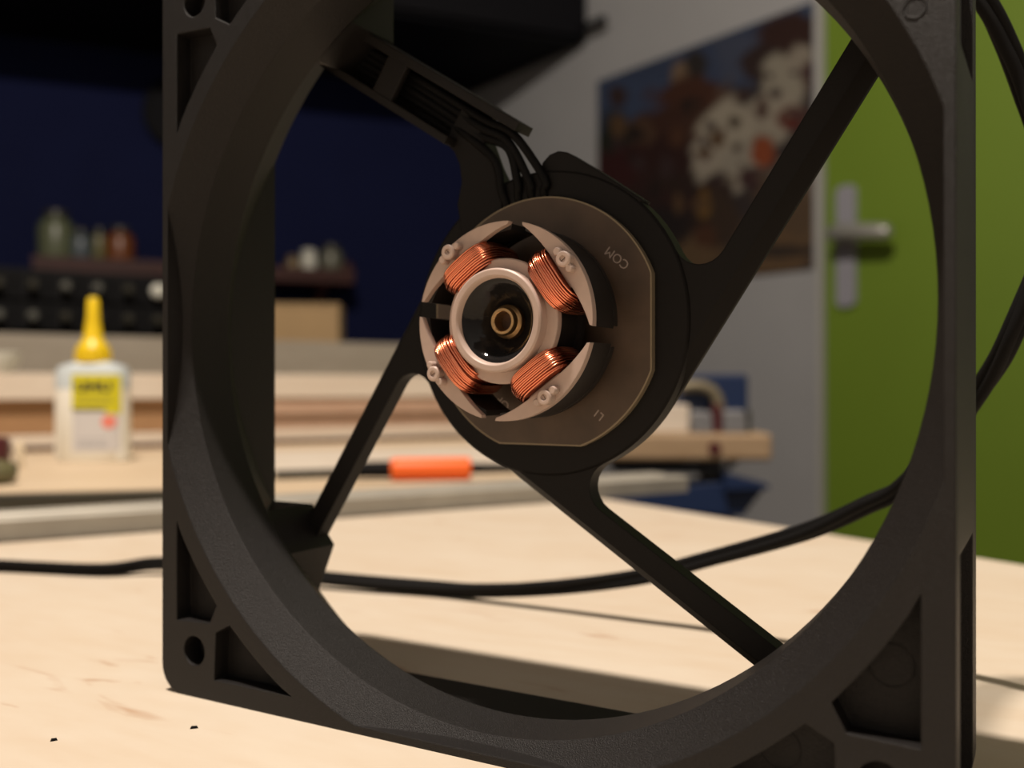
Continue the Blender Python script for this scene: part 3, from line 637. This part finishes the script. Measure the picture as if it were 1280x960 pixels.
# coils, one continuous wire each
for k in range(4):
    d = R(ROT+90*k-(1.5, 0, -2, 0)[k]); er = (math.cos(d), math.sin(d)); et = (-math.sin(d), math.cos(d))
    path = []; NT = 12; NP = 30; rnd = random.Random(20+k)
    jit = [rnd.uniform(-1, 1) for _ in range(NT+3)]; jy = [rnd.uniform(-1, 1) for _ in range(NT+3)]; tl_ = [rnd.uniform(-1, 1) for _ in range(NT+3)]
    for i in range(NT*NP+1):
        u = i/NP; a = 2*math.pi*u; kk = int(u); ff = u-kk
        jj = lambda A: A[kk]*(1-ff)+A[kk+1]*ff
        q = u/NT; bulge = math.sin(math.pi*min(1, max(0, q)))**.6
        r = 7.75+3.65*q+.07*jj(jit)
        c, s = math.cos(a), math.sin(a)
        hw = (4.0+.85*bulge+.25*q)+.12*jj(jit); hy = (5.1+.75*bulge)+.10*jj(jy)
        ss = hw*math.copysign(abs(c)**.62, c); yy = 12.7-hy*math.copysign(abs(s)**.62, s)
        r += .17*jj(tl_)*c
        path.append((r*er[0]+ss*et[0], yy, Z0+r*er[1]+ss*et[1]))
    coil = MB(MM).tube(path, .152, 7).build('coil', 'copper', fan, 80)
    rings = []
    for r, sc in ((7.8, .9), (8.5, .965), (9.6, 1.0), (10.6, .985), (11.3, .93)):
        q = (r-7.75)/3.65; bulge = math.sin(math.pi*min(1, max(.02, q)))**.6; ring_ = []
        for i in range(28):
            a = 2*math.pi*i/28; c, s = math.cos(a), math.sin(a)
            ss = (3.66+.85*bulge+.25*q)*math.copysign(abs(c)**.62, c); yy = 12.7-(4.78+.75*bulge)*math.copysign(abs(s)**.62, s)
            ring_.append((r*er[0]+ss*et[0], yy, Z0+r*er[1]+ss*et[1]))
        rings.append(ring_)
    MB(MM).loft(rings).build('inner_winding', 'copper_shaded', coil, 60)
# pin holders on the pole shoes
for k in range(4):
    d = ROT+90*k+(1.5, 3, -1.5, -1.0)[k]; c, s = math.cos(R(d)), math.sin(R(d)); r0 = 13.2
    cx, cz_ = r0*c, Z0+r0*s
    h = MB(MM); h.lathe_y([(.45, 7.25), (.95, 7.25), (1.12, 7.45), (1.12, 9.0), (.45, 9.0)], 28, cx, cz_)
    for sg, rr_ in ((1, .62), (-1, .55)):
        tx, tz = cx-s*1.5*sg-c*.15, cz_+c*1.5*sg-s*.15
        h.lathe_y([(.005, 7.45), (rr_*.8, 7.45), (rr_, 7.65), (rr_, 9.0), (.005, 9.0)], 18, tx, tz)
        ax, az = cx-s*.75*sg, cz_+c*.75*sg
        h.prism_y([(ax-s*.7*sa-c*.42*sb, az+c*.7*sa-s*.42*sb) for sa, sb in ((-1, -1), (1, -1), (1, 1), (-1, 1))], 7.55, 9.0)
    h.lathe_y([(.005, 8.3), (.46, 8.3), (.46, 8.9), (.005, 8.9)], 16, cx, cz_)
    h.build('pin_holder', 'insulator', insu, 35)

# ================================================================== the cable and crumbs
cp = [(-400, -330, 1.8), (-330, -260, 1.8), (-285, -170, 1.8), (-255, -90, 1.8), (-238, -30, 1.8), (-221, 14, 1.8), (-203, 36, 1.8), (-180.3, 47.8, 1.8), (-152, 57.0, 1.8), (-140, 66, 3.0), (-118, 72, 3.2), (-90, 75, 2.4), (-62, 81, 2.0), (-48.8, 81.7, 2.7), (-27.9, 81.7, 5.7), (-8.6, 81.1, 9.8), (3.9, 80.7, 13.9), (25.8, 76.8, 22.1),
      (38, 73, 28.6), (46.6, 70, 34.3), (57.8, 62.7, 49.5), (62.6, 58.2, 58.5), (67.0, 57.6, 72), (67.0, 58.4, 85), (64.5, 59.1, 95), (62, 57.8, 102.5), (58.7, 56, 110), (52, 54, 122), (46.5, 50, 130), (43, 42, 134), (42, 32, 133), (42.5, 22, 127), (43, 14, 119.6)]
cabl = thing('fan_cable', 'black cable of bundled wires trailing over the table behind the fan frame', 'cable')
pp = crv([tuple(c*MM for c in q) for q in cp], 14)
for k in range(3):
    out = []; up = Vector((0, 0, 1)); 
    for i, q in enumerate(pp):
        tg = (pp[min(i+1, len(pp)-1)]-pp[max(i-1, 0)]).normalized(); sd = tg.cross(Vector((.3, .2, 1))).normalized(); u2 = sd.cross(tg)
        a = 2*math.pi*k/3+i*.022+.5; r_ = .00088
        v = q+sd*r_*math.cos(a)+u2*r_*math.sin(a); out.append(v)
    MB().tube(out, .00100, 10).build('wire', 'cable', cabl, 60)
for (x, y, a, ln) in ((-41.4, -10.0, .7, .6), (-54.8, -23.4, .9, .5)):
    mb = MB(MM); c, s = math.cos(a), math.sin(a); w_ = .28
    base = [(-ln, -w_), (-.2, -w_*1.2), (ln, -w_*.7), (ln*.8, w_), (-.1, w_*.8), (-ln*.9, w_)]
    mb.loft([[(px*c-py*s, px*s+py*c, 0) for px, py in base], [((px*c-py*s)*.75, (px*s+py*c)*.75, .3) for px, py in base]])
    o = mb.build('crumb', 'black', None, 0); o.location = (x*MM, y*MM, 0)
    tag(o, 'tiny black crumb on the plywood just in front of the frame corner' if x > -50 else 'tiny black crumb on the bare plywood farther from the frame', 'crumb', 'black crumbs on the table')
